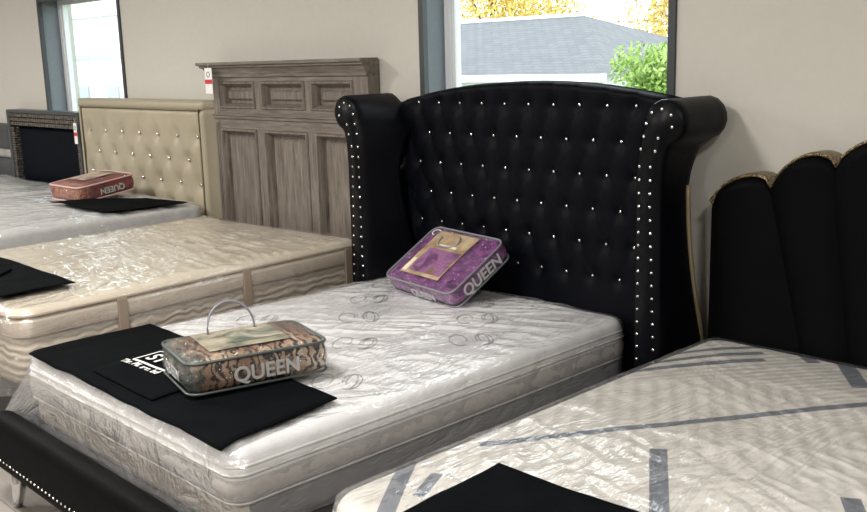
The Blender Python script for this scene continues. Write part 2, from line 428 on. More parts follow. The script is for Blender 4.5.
# ------------------------------------------------------------------ outdoors
struct('ground', box(-60, 40, .5, 80, -1.1, -1.0), 'grass')
def house(name, x0, x1, y0, y1, zb, ze, zr, label, wallm, roofm):
    t = empty(name, ((x0+x1)/2, (y0+y1)/2, zb), label=label, cat='building')
    mesh('wall', box(x0, x1, y0, y1, zb, ze), wallm, t, False)
    ym = (y0+y1)/2; ov = .35; hip = (y1-y0)*.45
    V = [(x0-ov, y0-ov, ze), (x1+ov, y0-ov, ze), (x1+ov, y1+ov, ze), (x0-ov, y1+ov, ze), (x0+hip, ym, zr), (x1-hip, ym, zr)]
    mesh('roof', (V, [(0, 1, 5, 4), (1, 2, 5), (2, 3, 4, 5), (3, 0, 4), (0, 3, 2, 1)]), roofm, t, False)
    mesh('gutter', box(x0-ov, x1+ov, y0-ov-.08, y0-ov, ze-.14, ze+.02), 'gutter_white', t, False)
    mesh('ridge_cap', box(x0+hip, x1-hip, ym-.08, ym+.08, zr-.02, zr+.07), 'gutter_white', t, False)
    return t
house('neighbour_house', -24, -9.5, 14, 21, -1, 1.36, 2.80, 'house with gray shingled roof and white gutter outside the middle window', 'siding_white', 'roof_shingle')
t = empty('white_building', (-42, 17, -1), label='white sided building outside the far left window', cat='building')
mesh('wall', box(-56, -27, 13, 21, -1, 3.6), 'siding_white', t, False)
mesh('fascia', box(-56.2, -26.8, 12.7, 21, 3.6, 4.1), 'gutter_white', t, False)
mesh('wall_band', box(-56, -27, 12.95, 13, 2.1, 2.3), 'house_gray', t, False)
for k in range(3):
    mesh('window', box(-35.5+k*2.4, -34.6+k*2.4, 12.94, 13, .2, 1.15), 'house_gray', t, False)
def tree(name, x, y, zb, h, rad, leaf, label, n=2600, ls=.2, squash=.8, blobs=9, cat='tree', group=None, low=.4):
    t = empty(name, (x, y, zb), label=label, cat=cat, group=group)
    br_ = [tube([(x, y, zb), (x+.1, y, zb+h*.4), (x-.1, y+.1, zb+h*.75)], lambda s: .16*(1-.6*s)*h/7, 8)]
    C = []
    for k in range(blobs):
        a = random.uniform(0, 2*pi); rr = rad*.6*sqrt(random.random()); z = zb+h*random.uniform(low, .9)
        c = Vector((x+rr*cos(a), y+rr*sin(a), z)); C.append(c)
        br_.append(tube([(x, y, zb+h*.4), ((x+c.x)/2, (y+c.y)/2, (zb+h*.45+c.z)/2), c], lambda s: .06*(1-.7*s)*h/7, 5))
    mesh('trunk', join(*br_), 'bark', t)
    V, F = [], []
    for k in range(n):
        c = random.choice(C); d = Vector((random.gauss(0, 1), random.gauss(0, 1), random.gauss(0, squash))).normalized()*rad*.5*random.random()**.4
        p = c+d; a = Vector((random.gauss(0, 1), random.gauss(0, 1), random.gauss(0, 1))).normalized(); b = a.cross(Vector((random.gauss(0, 1), random.gauss(0, 1), random.gauss(0, 1)))).normalized()
        s = ls*random.uniform(.5, 1.1); i = len(V); V += [p-a*s, p-b*s*.5, p+a*s, p+b*s*.5]; F.append((i, i+1, i+2, i+3))
    mesh('crown', (V, F), leaf, t, False)
    return t
tree('maple_tree', -30, 33, -1, 8.5, 5.0, 'leaf_yellow', 'yellow autumn tree behind the gray roof, left side of the middle window', 9000, .15)
tree('maple_tree', -19.5, 34, -1, 8.3, 4.2, 'leaf_yellow', 'yellow autumn tree behind the roof ridge, centre of the middle window', 6000, .15)
tree('maple_tree', -15, 27, -1, 7.6, 3.4, 'leaf_orange', 'bare branched tree with sparse orange leaves right of the gray roof', 1500, .10)
tree('bush', -5.15, 9.5, -1, 2.95, .85, 'leaf_green', 'bright green bush at the right edge of the middle window', 6500, .055, cat='bush')

# ------------------------------------------------------------------ headboards
NAIL = ico(.0064, 2)
def dots(name, pts, vf, mat, parent, scale=(1, 1, 1)):
    inv = wmat(parent).inverted(); proto = None
    for p in pts:
        if proto is None:
            proto = mesh(name, vf, mat, parent, world=False); o = proto
        else:
            o = proto.copy(); COL.objects.link(o); o.parent = parent
        o.location = inv @ Vector(p); o.scale = scale

def tuft_depth(x, z, ox, oz, sx, sz, D, ztop=None, zbot=None, cw=.35, rb=.035):
    X = (x-ox)/sx; Z = (z-oz)/sz
    if ztop is not None and z > ztop:
        Zt = (ztop-oz)/sz; ph = X-Zt*.5; a = abs(sin(pi*ph)); k = 1-exp(-((z-ztop)/.02)**2)
        d0 = cw*a**.5+(1-cw)*(1-exp(-(((ph-round(ph))*sx)**2+(z-ztop)**2)/(rb**2)))
        return D*d0*(1 if z-ztop < .1 else 1)
    if zbot is not None and z < zbot:
        Zt = (zbot-oz)/sz; ph = X-Zt*.5
        d2 = ((ph-round(ph))*sx)**2+(z-zbot)**2
        f = min(1, (zbot-z)/.08); a = abs(sin(pi*ph))
        return D*((cw*a**.5)*(1-f)+cw*f+(1-cw)*(1-exp(-d2/(rb**2))))
    u = X+Z*.5; v = X-Z*.5
    u0_, v0_ = round(u), round(v)
    a = (abs(sin(pi*u))*abs(sin(pi*v)))**.4
    # nearest button
    best = 9
    for du in (-1, 0, 1):
        for dv in (-1, 0, 1):
            U, V_ = u0_+du, v0_+dv
            xx = (U+V_)/2; zz = (U-V_)
            best = min(best, ((X-xx)*sx)**2+((Z-zz)*sz)**2)
    return D*(cw*a+(1-cw)*(1-exp(-best/(rb**2))))

def sheet(x0, x1, z0, top, yf, dx=.0125, dz=.0125, back=None, edge=.03):
    """upholstered front: yf(x,z) with a top outline top(x); closed by sides and a flat back at y=back"""
    nx = int((x1-x0)/dx)+1; nz = int((max(top(x0+(x1-x0)*i/20) for i in range(21))-z0)/dz)+1
    V, F = [], []
    for i in range(nx+1):
        x = x0+(x1-x0)*i/nx; zt = top(x)
        for j in range(nz+1):
            z = z0+(zt-z0)*j/nz
            e = min(x-x0, x1-x, zt-z); k = 1 if e > edge else sqrt(max(0, 1-(1-e/edge)**2))
            y = yf(x, z); yb = y+edge*.9
            V.append((x, yb+(y-yb)*k, z))
    for i in range(nx):
        for j in range(nz):
            a = i*(nz+1)+j; F.append((a, a+nz+1, a+nz+2, a+1))
    if back is not None:
        rim = [i*(nz+1) for i in range(nx+1)]+[nx*(nz+1)+j for j in range(1, nz+1)]+[i*(nz+1)+nz for i in range(nx-1, -1, -1)]+[j for j in range(nz-1, 0, -1)]
        k = len(V)
        for r in rim: V.append((V[r][0], back, V[r][2]))
        n_ = len(rim)
        for i in range(n_): F.append((rim[i], k+i, k+(i+1) % n_, rim[(i+1) % n_]))
        F.append(tuple(range(k, k+n_)))
    return V, F

# --- black winged bed
HC = .145
bed = empty('upholstered_bed', (HC, -1.0, 0), label='black tufted wingback bed with crystal buttons and silver nailheads', cat='bed')
def arch(x): return 1.66-.105*abs((x-.2)/.9)**2.0
SX, SZ, OX, OZ, DT = .1485, .153, -.3915+.0, 1.555, .028
ZB = OZ-5*SZ
panel = sheet(HC-.85, HC+.85, .25, arch, lambda x, z: .035-tuft_depth(x, z, OX, OZ, SX, SZ, DT, OZ, ZB)-.0, back=.13)
tp = mesh('tufted_panel', panel, 'black_velvet', bed)
B = []
for j in range(6):
    for k in range(-3, 12):
        x = OX+k*SX+(SX/2 if j % 2 else 0)-(SX if j % 2 else 0); z = OZ-j*SZ
        if HC-.72 < x < HC+.76: B.append((x, .026, z))
dots('crystal_button', B, ico(.0078, 1), 'nail_silver', tp, (1, .7, 1))

def wing_outline():
    # closed outline in (u, z), u outward from the bed's middle; inner side first
    P = []
    for k in range(14): P.append((.84, .12+(1.22-.12)*k/13, 'in'))
    for u, z in ((.842, 1.30), (.85, 1.37), (.862, 1.43), (.872, 1.475)): P.append((u, z, 'in'))
    c = (.962, 1.512); R_ = .088
    for k in range(13):
        a = math.radians(195-k*(195+75)/12); P.append((c[0]+R_*cos(a), c[1]+R_*sin(a), 'roll' if k > 3 else 'in'))
    for u, z in ((.968, 1.405), (.958, 1.36), (.952, 1.30), (.95, 1.22)): P.append((u, z, 'out'))
    for k in range(1, 14): P.append((.95+.008*k/13, 1.22-(1.22-.12)*k/13, 'out'))
    return P
WO = wing_outline()
def yback(z):
    if z < .5: return .12
    if z < 1.25: return .12-.17*sin(pi/2*(z-.5)/.75)
    if z < 1.42: return -.05+.07*(z-1.25)/.17
    return .07
def wing(sgn):
    V, F = [], []; NS = 12
    cu, cz = .9, 0
    for s in range(NS+1):
        t = s/NS
        for (u, z, kind) in WO:
            yb = yback(z)
            # rounded front lip
            lip = .018
            if s == 0: ff = 0
            y = -.25+(yb+.25)*max(0, (s-1))/(NS-1) + (lip if s >= 1 else 0)*(1-max(0, (s-1))/(NS-1))
            uu = u
            if kind == 'in': uu = u-.10*min(1, max(0, (y+.25)/.25))*(1 if z < 1.45 else max(0, 1-(z-1.45)/.12))
            if s == 0:
                # shrink the front face a little for the rounded edge
                mid = .895 if z < 1.36 else .895+(z-1.36)/.15*.065 if z < 1.512 else .96
                uu = u+(mid-u)*.12; zz = z-(.006 if z > 1.5 else 0)
                V.append((HC+sgn*uu, -.252, zz)); continue
            V.append((HC+sgn*uu, y, z))
    n_ = len(WO)
    for s in range(NS):
        for k in range(n_):
            q = (s*n_+k, s*n_+(k+1) % n_, (s+1)*n_+(k+1) % n_, (s+1)*n_+k); F.append(q if sgn < 0 else q[::-1])
    F.append(tuple(range(n_))); F.append(tuple(NS*n_+k for k in range(n_)))
    o = mesh('wing', (V, F), 'black_leather', bed); recalc(o)
    inner = [(HC+sgn*(.858+.0), -.254, z) for z in [.55+.0525*k for k in range(16)]]
    outer = [(HC+sgn*(.908+.045*max(0, (1.2-z))), -.254, z) for z in [.55+.0525*k for k in range(16)]]
    crv_i = [(.863, 1.405), (.876, 1.455), (.886, 1.505), (.91, 1.548), (.955, 1.562), (.995, 1.54), (1.0, 1.495)]
    crv_o = [(.928, 1.40), (.94, 1.45)]
    dots('nailhead', inner+outer+[(HC+sgn*u, -.254, z) for u, z in crv_i+crv_o], NAIL, 'nail_silver', o, (1, .6, 1))
    # piping down the rear edge
    pts = [(HC+sgn*(.953+.003), yback(z)-.004, z) for z in [.2+.05*k for k in range(22)]]
    mesh('piping', tube(pts, .0105, 8), 'gold_piping', o)
    # scroll welt round the front of the roll
for s in (-1, 1): wing(s)
# rails and footboard
for s in (-1, 1):
    o = mesh('side_rail', box(*(sorted((HC+s*.82, HC+s*.895)))+[-2.06, -.2, .14, .36]), 'black_velvet', bed, False); bevel(o, .015, 3)
fb = ring_solid(.98, .055, .05, [(.02, .17), (.004, .18), (0, .20), (0, .35), (.006, .375), (.02, .39), (.035, .398), (.054, .400)], (60, 4), 5)
fb = ([(x+HC-.02, y-2.125, z) for x, y, z in fb[0]], fb[1])
fbo = mesh('footboard', fb, 'black_matte', bed)
dots('footboard_nailhead', [(HC-.985+.034*k, -2.1835, .222) for k in range(58)], ico(.0062, 1), 'nail_silver', fbo, (1, .8, 1))
for s in (-1, 1):
    for yy in (-2.12, .02):
        o = mesh('leg', tube([(HC+s*.86, yy, .175), (HC+s*.875, yy-.01, .07), (HC+s*.89, yy-.015, .0)], lambda t_: .034*(1-.45*t_), 12), 'chrome', bed)
o = mesh('slat_deck', box(HC-.82, HC+.82, -2.07, -.0, .28, .345), 'foundation_dark', bed, False)

# --- gray wooden headboard
gx0, gx1, gy, gb = -2.62, -.955, .055, .135
gh = empty('wooden_headboard', ((gx0+gx1)/2, .1, 0), label='weathered gray wood panel headboard with six recessed panels', cat='headboard')
def gbox(name, x0, x1, y0, z0, z1, mat='wood_vertical', y1=None, bv=.003):
    o = mesh(name, box(x0, x1, y0, y1 if y1 is not None else gb, z0, z1), mat, gh, False); bevel(o, bv, 2); return o
bx0, bx1 = gx0+.05, gx1-.02
gbox('back_panel', bx0+.02, bx1-.02, gy+.045, .45, 1.7)
upx = [(-2.495, -2.085), (-2.01, -1.56), (-1.495, -1.105)]; lox = [(-2.505, -2.085), (-2.0, -1.55), (-1.47, -1.105)]
zs = (1.49, 1.665); zl = (.5, 1.36)
# stiles and rails
gbox('post', bx0, upx[0][0], gy, 0, 1.70); gbox('post', upx[2][1], bx1-.0, gy, 0, 1.70)
for i in (0, 1):
    gbox('stile', upx[i][1], upx[i+1][0], gy+.0015, 1.40, 1.70); gbox('stile', lox[i][1], lox[i+1][0], gy+.0015, .48, 1.42)
gbox('rail', upx[0][0]-.0, upx[2][1], gy, 1.665, 1.70, 'wood_horizontal'); gbox('rail', upx[0][0], upx[2][1], gy, 1.36, 1.49, 'wood_horizontal')
gbox('rail', upx[0][0], upx[2][1], gy, .42, .5, 'wood_horizontal')
# ledge moulding between the tiers
for (y0, z0, z1) in ((gy-.012, 1.425, 1.445), (gy-.02, 1.445, 1.455)): gbox('moulding', bx0-.01, bx1+.005, y0, z0, z1, 'wood_horizontal')
def bead(x0, x1, z0, z1, raised):
    # picture-frame moulding around a recess, mitred profile running inward
    prof = [(0, 0), (.006, -.008), (.014, -.008), (.022, .010), (.03, .026), (.034, .045)]
    V, F = [], []
    for ins, dy in prof:
        for x, z in ((x0+ins, z0+ins), (x1-ins, z0+ins), (x1-ins, z1-ins), (x0+ins, z1-ins)): V.append((x, gy+dy, z))
    for j in range(len(prof)-1):
        for k in range(4): F.append((j*4+k, j*4+(k+1) % 4, (j+1)*4+(k+1) % 4, (j+1)*4+k))
    mesh('panel_moulding', (V, F), 'wood_vertical', gh, False)
    o = mesh('raised_panel', box(x0+.055, x1-.055, gy+.028, gy+.05, z0+.055, z1-.055), 'wood_vertical', gh, False); bevel(o, .012, 1)
for (x0, x1) in upx: bead(x0, x1, zs[0], zs[1], True)
for (x0, x1) in lox: bead(x0, x1, zl[0], zl[1], True)
for k in range(3):
    gbox('flute', -1.088+k*.034, -1.07+k*.034, gy-.008, .45, 1.40); gbox('flute', -2.555+k*.018, -2.547+k*.018, gy-.006, .45, 1.40)
# crown
prof = [(gy, 1.69), (gy-.012, 1.695), (gy-.012, 1.71), (gy-.02, 1.725), (gy-.034, 1.748), (gy-.05, 1.757), (gy-.05, 1.768), (gy-.066, 1.772), (gy-.066, 1.79), (gb, 1.79), (gb, 1.69)]
V, F = [], []
for sx_ in (-1, 1):
    for (y, z) in prof:
        ex = max(0, gy-y)*(1.1 if sx_ < 0 else .25)
        V.append(((bx0-ex-.02) if sx_ < 0 else (bx1+ex), y, z))
n_ = len(prof)
F = [(k, (k+1) % n_, n_+(k+1) % n_, n_+k) for k in range(n_)]+[tuple(range(n_))[::-1], tuple(range(n_, 2*n_))]
recalc(mesh('crown', (V, F), 'wood_horizontal', gh, False))

# --- champagne tufted headboard
bh = empty('tufted_headboard', (-3.58, .09, 0), label='champagne beige diamond-tufted headboard with flat padded border', cat='headboard')
b0, b1, btop, by = -4.565, -2.64, 1.54, .03
SXB, SZB = .2745, .166
def bf(x, z): return by+.005-tuft_depth(x, z, -4.406, 1.293, SXB, SZB, .032, 1.293, 1.293-4*SZB, .16, .055)
tpb = mesh('tufted_panel', sheet(b0+.06, b1-.06, .3, lambda x: 1.475, bf, .015, .015, back=.14), 'champagne_leather', bh)
def strip(x0, x1, z0, z1): return sheet(x0, x1, z0, lambda x: z1, lambda x, z: by-.028, .03, .03, back=.14, edge=.022)
mesh('border', join(strip(b0, b0+.06, .1, 1.48), strip(b1-.06, b1, .1, 1.48), strip(b0, b1, 1.48, btop)), 'champagne_trim', bh)
mesh('welt', tube([(b0+.06, by-.022, .3), (b0+.06, by-.022, 1.478), (b1-.06, by-.022, 1.478), (b1-.06, by-.022, .3)], .007, 8), 'gold_piping', bh)
B = []
for j in range(5):
    for k in range(-1, 8):
        x = -4.406+k*SXB+(SXB/2 if j % 2 else 0); z = 1.293-j*SZB
        if b0+.10 < x < b1-.09: B.append((x, by-.008, z))
dots('crystal_button', B, ico(.013, 2), 'nail_silver', tpb, (1, .6, 1))

# --- far headboard, black panel in a textured silver frame
fh = empty('framed_headboard', (-5.3, .09, 0), label='black headboard panel in dark silver patterned frame, left of the beige headboard', cat='headboard')
f0x, f1x, ft = -6.10, -4.585, 1.425
mesh('black_panel', sheet(f0x+.14, f1x-.08, .3, lambda x: 1.27, lambda x, z: .05, .05, .05, back=.14, edge=.02), 'navy_black', fh)
o = mesh('frame', join(box(f0x, f0x+.05, .01, .14, 0, ft), box(f1x-.03, f1x, .01, .14, 0, ft), box(f0x+.05, f1x-.03, .01, .14, ft-.03, ft)), 'metal_frame', fh, False); bevel(o, .006)
def ridge(x0, x1, z0, z1, vertical):
    nn = int(((z1-z0) if vertical else (x1-x0))/.022); parts = []
    for k in range(nn):
        if vertical: zc = z0+(k+.5)*.022; parts.append(box(x0, x1, .018, .1, zc-.008, zc+.008))
        else:
            xc = x0+(k+.5)*.022
            for r in range(3): zc = z0+(z1-z0)*(r+.5)/3; parts.append(box(xc-.0105, xc+.0105, .018+.003*(k % 2), .1, zc-.015, zc+.015))
    return join(*parts)
mesh('patterned_inlay', ridge(f0x+.05, f1x-.03, 1.28, ft-.03, False), 'silver_texture', fh, False)
mesh('patterned_inlay', ridge(f0x+.06, f0x+.125, .3, 1.28, True), 'silver_texture', fh, False)
mesh('patterned_inlay', ridge(f1x-.075, f1x-.035, .3, 1.28, True), 'silver_texture', fh, False)

# --- last headboard at the far left edge
lh = empty('padded_headboard', (-7.0, .09, 0), label='dark gray headboard with pale horizontal band at the left edge', cat='headboard')
mesh('upper_pad', sheet(-7.75, -6.13, 1.05, lambda x: 1.28, lambda x, z: .04, .06, .03, back=.13), 'gray_panel', lh)
mesh('pale_band', sheet(-7.75, -6.13, .97, lambda x: 1.05, lambda x, z: .04, .06, .03, back=.13, edge=.01), 'pale_band', lh)
mesh('lower_pad', sheet(-7.75, -6.13, .0, lambda x: .97, lambda x, z: .04, .06, .06, back=.13), 'gray_panel', lh)

# --- scalloped channel headboard at the right
sh = empty('scalloped_headboard', (2.035, .05, 0), label='black scalloped channel headboard with gold glitter top edge', cat='headboard')
c_, hw = 2.035, .858; sp_ = 2*hw/7
def seam(i, z):
    off = -hw+i*sp_
    if i in (0, 7): return c_+off
    k = .62+.38*min(1, max(0, (z-.3)/.95))
    return c_+off*k
notch = {0: 1.175, 1: 1.252, 2: 1.348, 3: 1.415, 4: 1.415, 5: 1.348, 6: 1.252, 7: 1.175}
apex = [1.29, 1.378, 1.446, 1.474, 1.446, 1.378, 1.29]
def lobe_top(i, t):
    a, b = notch[i], notch[i+1]; base = a+(b-a)*t; h = apex[i]-(a+b)/2
    if i == 0: base = 1.175+(1.252-1.175)*t; return base+(sin(pi*t)**.45)*.072
    if i == 6: return lobe_top(0, 1-t)
    return base+h*sin(pi*t)**.6
V, F = [], []; NT_, NZ = 14, 40; TOP = []
for i in range(7):
    for a in range(NT_+1):
        t = a/NT_; zt = lobe_top(i, t)
        for j in range(NZ+1):
            z = .12+(zt-.12)*(1-(1-j/NZ)**1.3); xl, xr = seam(i, z), seam(i+1, z); x = xl+(xr-xl)*t
            e = zt-z; k = 1 if e > .03 else sqrt(max(0, 1-(1-e/.03)**2))
            y = -.005-.03*sin(pi*t)**.7; y = .03+(y-.03)*k if e <= .03 else y
            if i == 0 and t < .12 or i == 6 and t > .88: y = max(y, .0)
            V.append((x, y, z))
        xt = seam(i, zt)+(seam(i+1, zt)-seam(i, zt))*t; TOP.append((xt, zt))
    for a in range(NT_):
        for j in range(NZ):
            q = (i*(NT_+1)+a)*(NZ+1)+j; F.append((q, q+NZ+1, q+NZ+2, q+1))
mesh('channel_upholstery', (V, F), 'black_matte', sh)
side_ = ([(seam(0, 0), .12+(TOP[0][1]-.12)*k/8) for k in range(0, 9)], [(seam(7, 0), .12+(TOP[-1][1]-.12)*k/8) for k in range(0, 9)])
for pts_, sg in zip(side_, (-1, 1)):
    V, F = [], []
    for (y, d) in ((.004, 0), (.02, .006), (.10, .006), (.112, 0)): V += [(x+sg*d, y, z) for x, z in pts_]
    for j in range(3):
        for k in range(8): F.append((j*9+k, j*9+k+1, (j+1)*9+k+1, (j+1)*9+k))
    mesh('side_panel', (V, F), 'black_matte', sh)
out_ = TOP
V, F = [], []
rows = [(.006, -.004), (-.006, .004), (-.002, .013), (.02, .016), (.05, .016), (.10, .015), (.112, .0)]
for (y, d) in rows:
    for k, (x, z) in enumerate(out_): V.append((x+(-d if x < c_-hw+.01 else d if x > c_+hw-.01 else 0), y, z+d*.8))
n_ = len(out_)
for j in range(len(rows)-1):
    for k in range(n_-1): F.append((j*n_+k, j*n_+k+1, (j+1)*n_+k+1, (j+1)*n_+k))
mesh('glitter_trim', (V, F), 'gold_glitter', sh)
V = [(seam(0, 0), .112, .12)]+[(x, .112, z) for x, z in out_]+[(seam(7, 0), .112, .12)]; mesh('back_board', (V, [tuple(range(len(V)))]), 'black_matte', sh, False)
for s in (-1, 1): mesh('leg', box(c_+s*.6-.04, c_+s*.6+.04, .02, .08, 0, .2), 'metal_dark', sh, False)

# ------------------------------------------------------------------ mattresses
def weld_last(o, nrings):
    # close the middle of a ring-built top by welding the two sides of its innermost ring
    import bmesh
    bm = bmesh.new(); bm.from_mesh(o.data); bm.verts.ensure_lookup_table(); n_ = len(bm.verts); k = n_//nrings
    bmesh.ops.remove_doubles(bm, verts=[bm.verts[i] for i in range(n_-k, n_)], dist=.0045)
    bm.to_mesh(o.data); bm.free(); o.data.polygons.foreach_set('use_smooth', [True]*len(o.data.polygons)); return o
class Matt:
    """flat bed in its own frame: x across, y along, origin at centre of the underside"""
    def __init__(s, name, cx, cy, ang, zb, zt, label, hx=.76, hy=1.01, crown=.012, wr=.006, seed=0, taper=None, cr=.09):
        s.cr = cr
        s.hx, s.hy, s.zt, s.zb, s.wr, s.crown, s.seed, s.taper = hx, hy, zt-zb, zb, wr, crown, seed, taper
        s.root = empty(name, (cx, cy, zb), (0, 0, ang), label, 'mattress')
    def top(s, x, y):
        e = min(s.hx-abs(x), s.hy-abs(y)); k = max(0., min(1., e/.12))
        h = s.crown*(1-max(abs(x)/s.hx, abs(y)/s.hy)**4)
        return s.zt+h+k*(s.wr*fbm(x, y*.6, s.seed, 3.2, 3))
    def d(s, x, y, z, off=0, amp=0):
        if z > s.zt-.012:
            z2 = s.top(x, y)-s.zt+z
            if amp: z2 += amp*fbm(x*1.2+9, y*.7, s.seed, 7, 3)
            z = z2
        if s.taper and x < 0: x += s.taper*max(0, (y+s.hy)/(2*s.hy))*min(1, -x/s.hx)
        return (x, y, z)
    def shell(s, name, z0, z1, mat, ins=0., rnd=.03, topcap=False, dispamp=0, bulge=.008):
        h = s.zt
        if topcap:
            prof = [(ins, z0)]; zz = z0
            m = 4
            for k in range(1, m): prof.append((ins-bulge*sin(pi*k/m), z0+(z1-rnd-z0)*k/m))
            for k in range(6): a = pi/2*k/5; prof.append((ins+rnd*(1-cos(a)), z1-rnd+rnd*sin(a)))
            I = ins+rnd; N = 34
            for k in range(1, N+1): prof.append((I+(s.hx-.002-I)*k/N, z1))
        else:
            prof = [(ins+.01, z0)]+[(ins-bulge*sin(pi*k/6), z0+(z1-z0)*k/6) for k in range(7)]+[(ins+.01, z1)]
        vf = ring_solid(s.hx, s.hy, s.cr, prof, (40, 60), 8, disp=lambda x, y, z: s.d(x, y, z, 0, dispamp))
        if topcap: return weld_last(local(name, (vf[0], vf[1][:-1]), mat, s.root), len(prof))
        return local(name, vf, mat, s.root)
    def cord(s, z, r, mat, ins=0.):
        P = []
        R_ = s.cr; ax, ay = s.hx-ins, s.hy-ins
        for (cx, cy, a0) in ((ax-R_, ay-R_, 0), (-ax+R_, ay-R_, pi/2), (-ax+R_, -ay+R_, pi), (ax-R_, -ay+R_, 3*pi/2)):
            for k in range(9): a = a0+k*pi/16; P.append((cx+R_*cos(a), cy+R_*sin(a)))
        Q = []
        for i in range(len(P)):
            a, b = Vector(P[i]), Vector(P[(i+1) % len(P)]); m = max(1, int((b-a).length/.08))
            for k in range(m): Q.append(a+(b-a)*k/m)
        pts = [s.d(p.x, p.y, z+.002*noise.noise(Vector((p.x*5, p.y*5, s.seed)))) for p in Q]
        return local('piping', tube(pts, r, 6, closed=True), mat, s.root)
    def wrap(s, mat, z0=.0, amp=.005, off=.003, flare=None, sag=.012):
        h = s.zt+off
        prof = [(-off-.001, z0)]
        for k in range(1, 7): prof.append((-off-.001, z0+(h-.035-z0)*k/6))
        for k in range(6): a = pi/2*k/5; prof.append((-off+.035*(1-cos(a)), h-.035+.035*sin(a)))
        N = 60
        for k in range(1, N+1): prof.append((.03+(s.hx-.032)*k/N, h))
        def dd(x, y, z):
            X, Y, Z = s.d(x, y, z)
            if z > s.zt:       # top
                e = min(s.hx-abs(x), s.hy-abs(y)); k = max(0., min(1., e/.05))
                ca, sa = cos(s.seed*.7), sin(s.seed*.7); p_ = x*ca+y*sa; q_ = -x*sa+y*ca
                Z += k*(amp*(.4+(1-min(1, abs(fbm(p_*1.6, q_*.45, s.seed+5, 6, 3))*3))*1.3)*(.25+max(0, .6+1.2*fbm(x, y, s.seed+9, 1.6, 2))))
            else:
                w_ = (.5+.5*fbm(x*2, y*2, z*1.2+s.seed, 7, 3))*sag
                if abs(x) > s.hx-.02: X += math.copysign(w_, x)
                if abs(y) > s.hy-.02: Y += math.copysign(w_, y)
                if flare: X, Y, Z = flare(X, Y, Z)
            return (X, Y, Z)
        vf = ring_solid(s.hx, s.hy, s.cr, prof, (90, 120), 8, disp=dd)
        # open underside: drop the two caps, close the middle of the top only
        F = vf[1][:-2]
        return weld_last(local('plastic_wrap', (vf[0], F), mat, s.root), len(prof))
    def W(s, x, y, dz):   # own frame -> world point lying dz over the top
        return s.root.matrix_basis @ Vector((x, y, s.top(x, y)+dz))

def boxspring(name, m, z0, z1, mat, label, cat='box spring'):
    t = empty(name, (m.root.location.x, m.root.location.y, z0), m.root.rotation_euler, label, cat)
    prof = [(.02, 0), (.004, .01), (0, .03), (0, z1-z0-.03), (.004, z1-z0-.01), (.03, z1-z0)]
    local('base_cover', ring_solid(m.hx-.015, m.hy-.015, .06, prof, (4, 4), 5), mat, t)
    for sx_ in (-1, 1):
        for sy_ in (-1, 1):
            local('leg', tube([(sx_*.6, sy_*.85, 0.0), (sx_*.6, sy_*.85, -z0)], .02, 10), 'metal_frame', t)
    return t

# black bed's mattress
mD = Matt('queen_mattress', 0.005, -1.008, 0, .352, .63, 'white mattress in clear plastic on the black wingback bed', hx=.768, hy=1.018, seed=3, taper=.085, cr=.06)
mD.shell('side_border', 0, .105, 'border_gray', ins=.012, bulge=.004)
mD.shell('pillow_top', .105, .278, 'ticking_white', rnd=.045, topcap=True)
mD.shell('upper_border', .108, .195, 'border_light', ins=-.004, bulge=.008)
mD.cord(.106, .005, 'piping_white', -.002); mD.cord(.20, .006, 'piping_white', -.006); mD.cord(.225, .006, 'piping_white', -.001)
def motif(cx, cy, s_, a):
    def loop(ox, flip):
        P = []
        for k in range(22):
            t_ = k/21; th = -pi*.6+t_*pi*1.75; r_ = .09*(1-.35*t_)
            P.append((ox+flip*r_*.5*cos(th), r_*sin(th)))
        return P
    parts = []
    for ox, fl in ((.05, 1), (.05, .55), (-.05, -1)):
        pts = []
        for (px, py) in loop(ox, fl):
            X = cx+s_*(px*cos(a)-py*sin(a)); Y = cy+s_*(px*sin(a)+py*cos(a)); pts.append((X, Y, mD.top(X, Y)+.0015))
        parts.append(tube(pts, .0022, 5))
    return parts
mp_ = []
for (x, y, a) in ((-.35, .48, .7), (-.12, .22, .9), (.18, -.05, .6), (.30, .55, .8), (-.45, -.1, .7), (.5, .3, .9), (.1, .75, .7), (-.5, .75, .6), (-.1, -.45, .8), (.5, -.4, .7)): mp_ += motif(x, y, 1., a)
local('embroidery', join(*mp_), 'stitch_gray', mD.root)
def flareD(x, y, z):
    # loose skirt of plastic at the foot, pulled out at the near corner and left corner
    if y < -.9:
        k = max(0, 1-z/.22)
        y -= .015*k*k*(1+.6*sin(x*14))
    d = max(0, 1-math.hypot(x+.80, y+1.03)/.35)*max(0, 1-z/.24)
    x -= .16*d; y -= .06*d; z += .02*d
    return x, y, z
mD.wrap('film_black_bed', .0, flare=flareD, amp=.007)

# cream mattress on the gray wooden bed
mC = Matt('queen_mattress', -1.675, -1.075, math.radians(4.2), .46, .785, 'cream mattress in clear plastic against the gray wooden headboard', seed=11, hy=1.0)
mC.shell('side_border', 0, .215, 'border_waves', ins=.01, bulge=.012)
mC.shell('upper_border', .205, .30, 'border_tan', ins=.0, bulge=.006)
mC.shell('pillow_top', .26, .325, 'ticking_cream', rnd=.035, topcap=True, ins=.002)
mC.cord(.298, .007, 'strip_tan', -.004); mC.cord(.212, .004, 'strip_tan', -.004)
hs = []
for y in (-.52, .18, .88): hs.append(box(mC.hx-.02, mC.hx+.014, y-.025, y+.025, .0, .295))
for x in (-.5, 0, .5): hs.append(box(x-.025, x+.025, -mC.hy-.014, -mC.hy+.02, .0, .295))
for h_ in hs: bevel(local('side_strap', h_, 'strip_tan', mC.root, False), .004)
def flareC(x, y, z):
    d = max(0, 1-math.hypot(x-.78, y+1.02)/.4)*max(0, 1-z/.3); return x+.0*d, y-.1*d, z
mC.wrap('film_cream', -.02, flare=flareC, amp=.009)
boxspring('box_spring', mC, .22, .455, 'foundation_dark', 'dark box spring under the cream mattress')

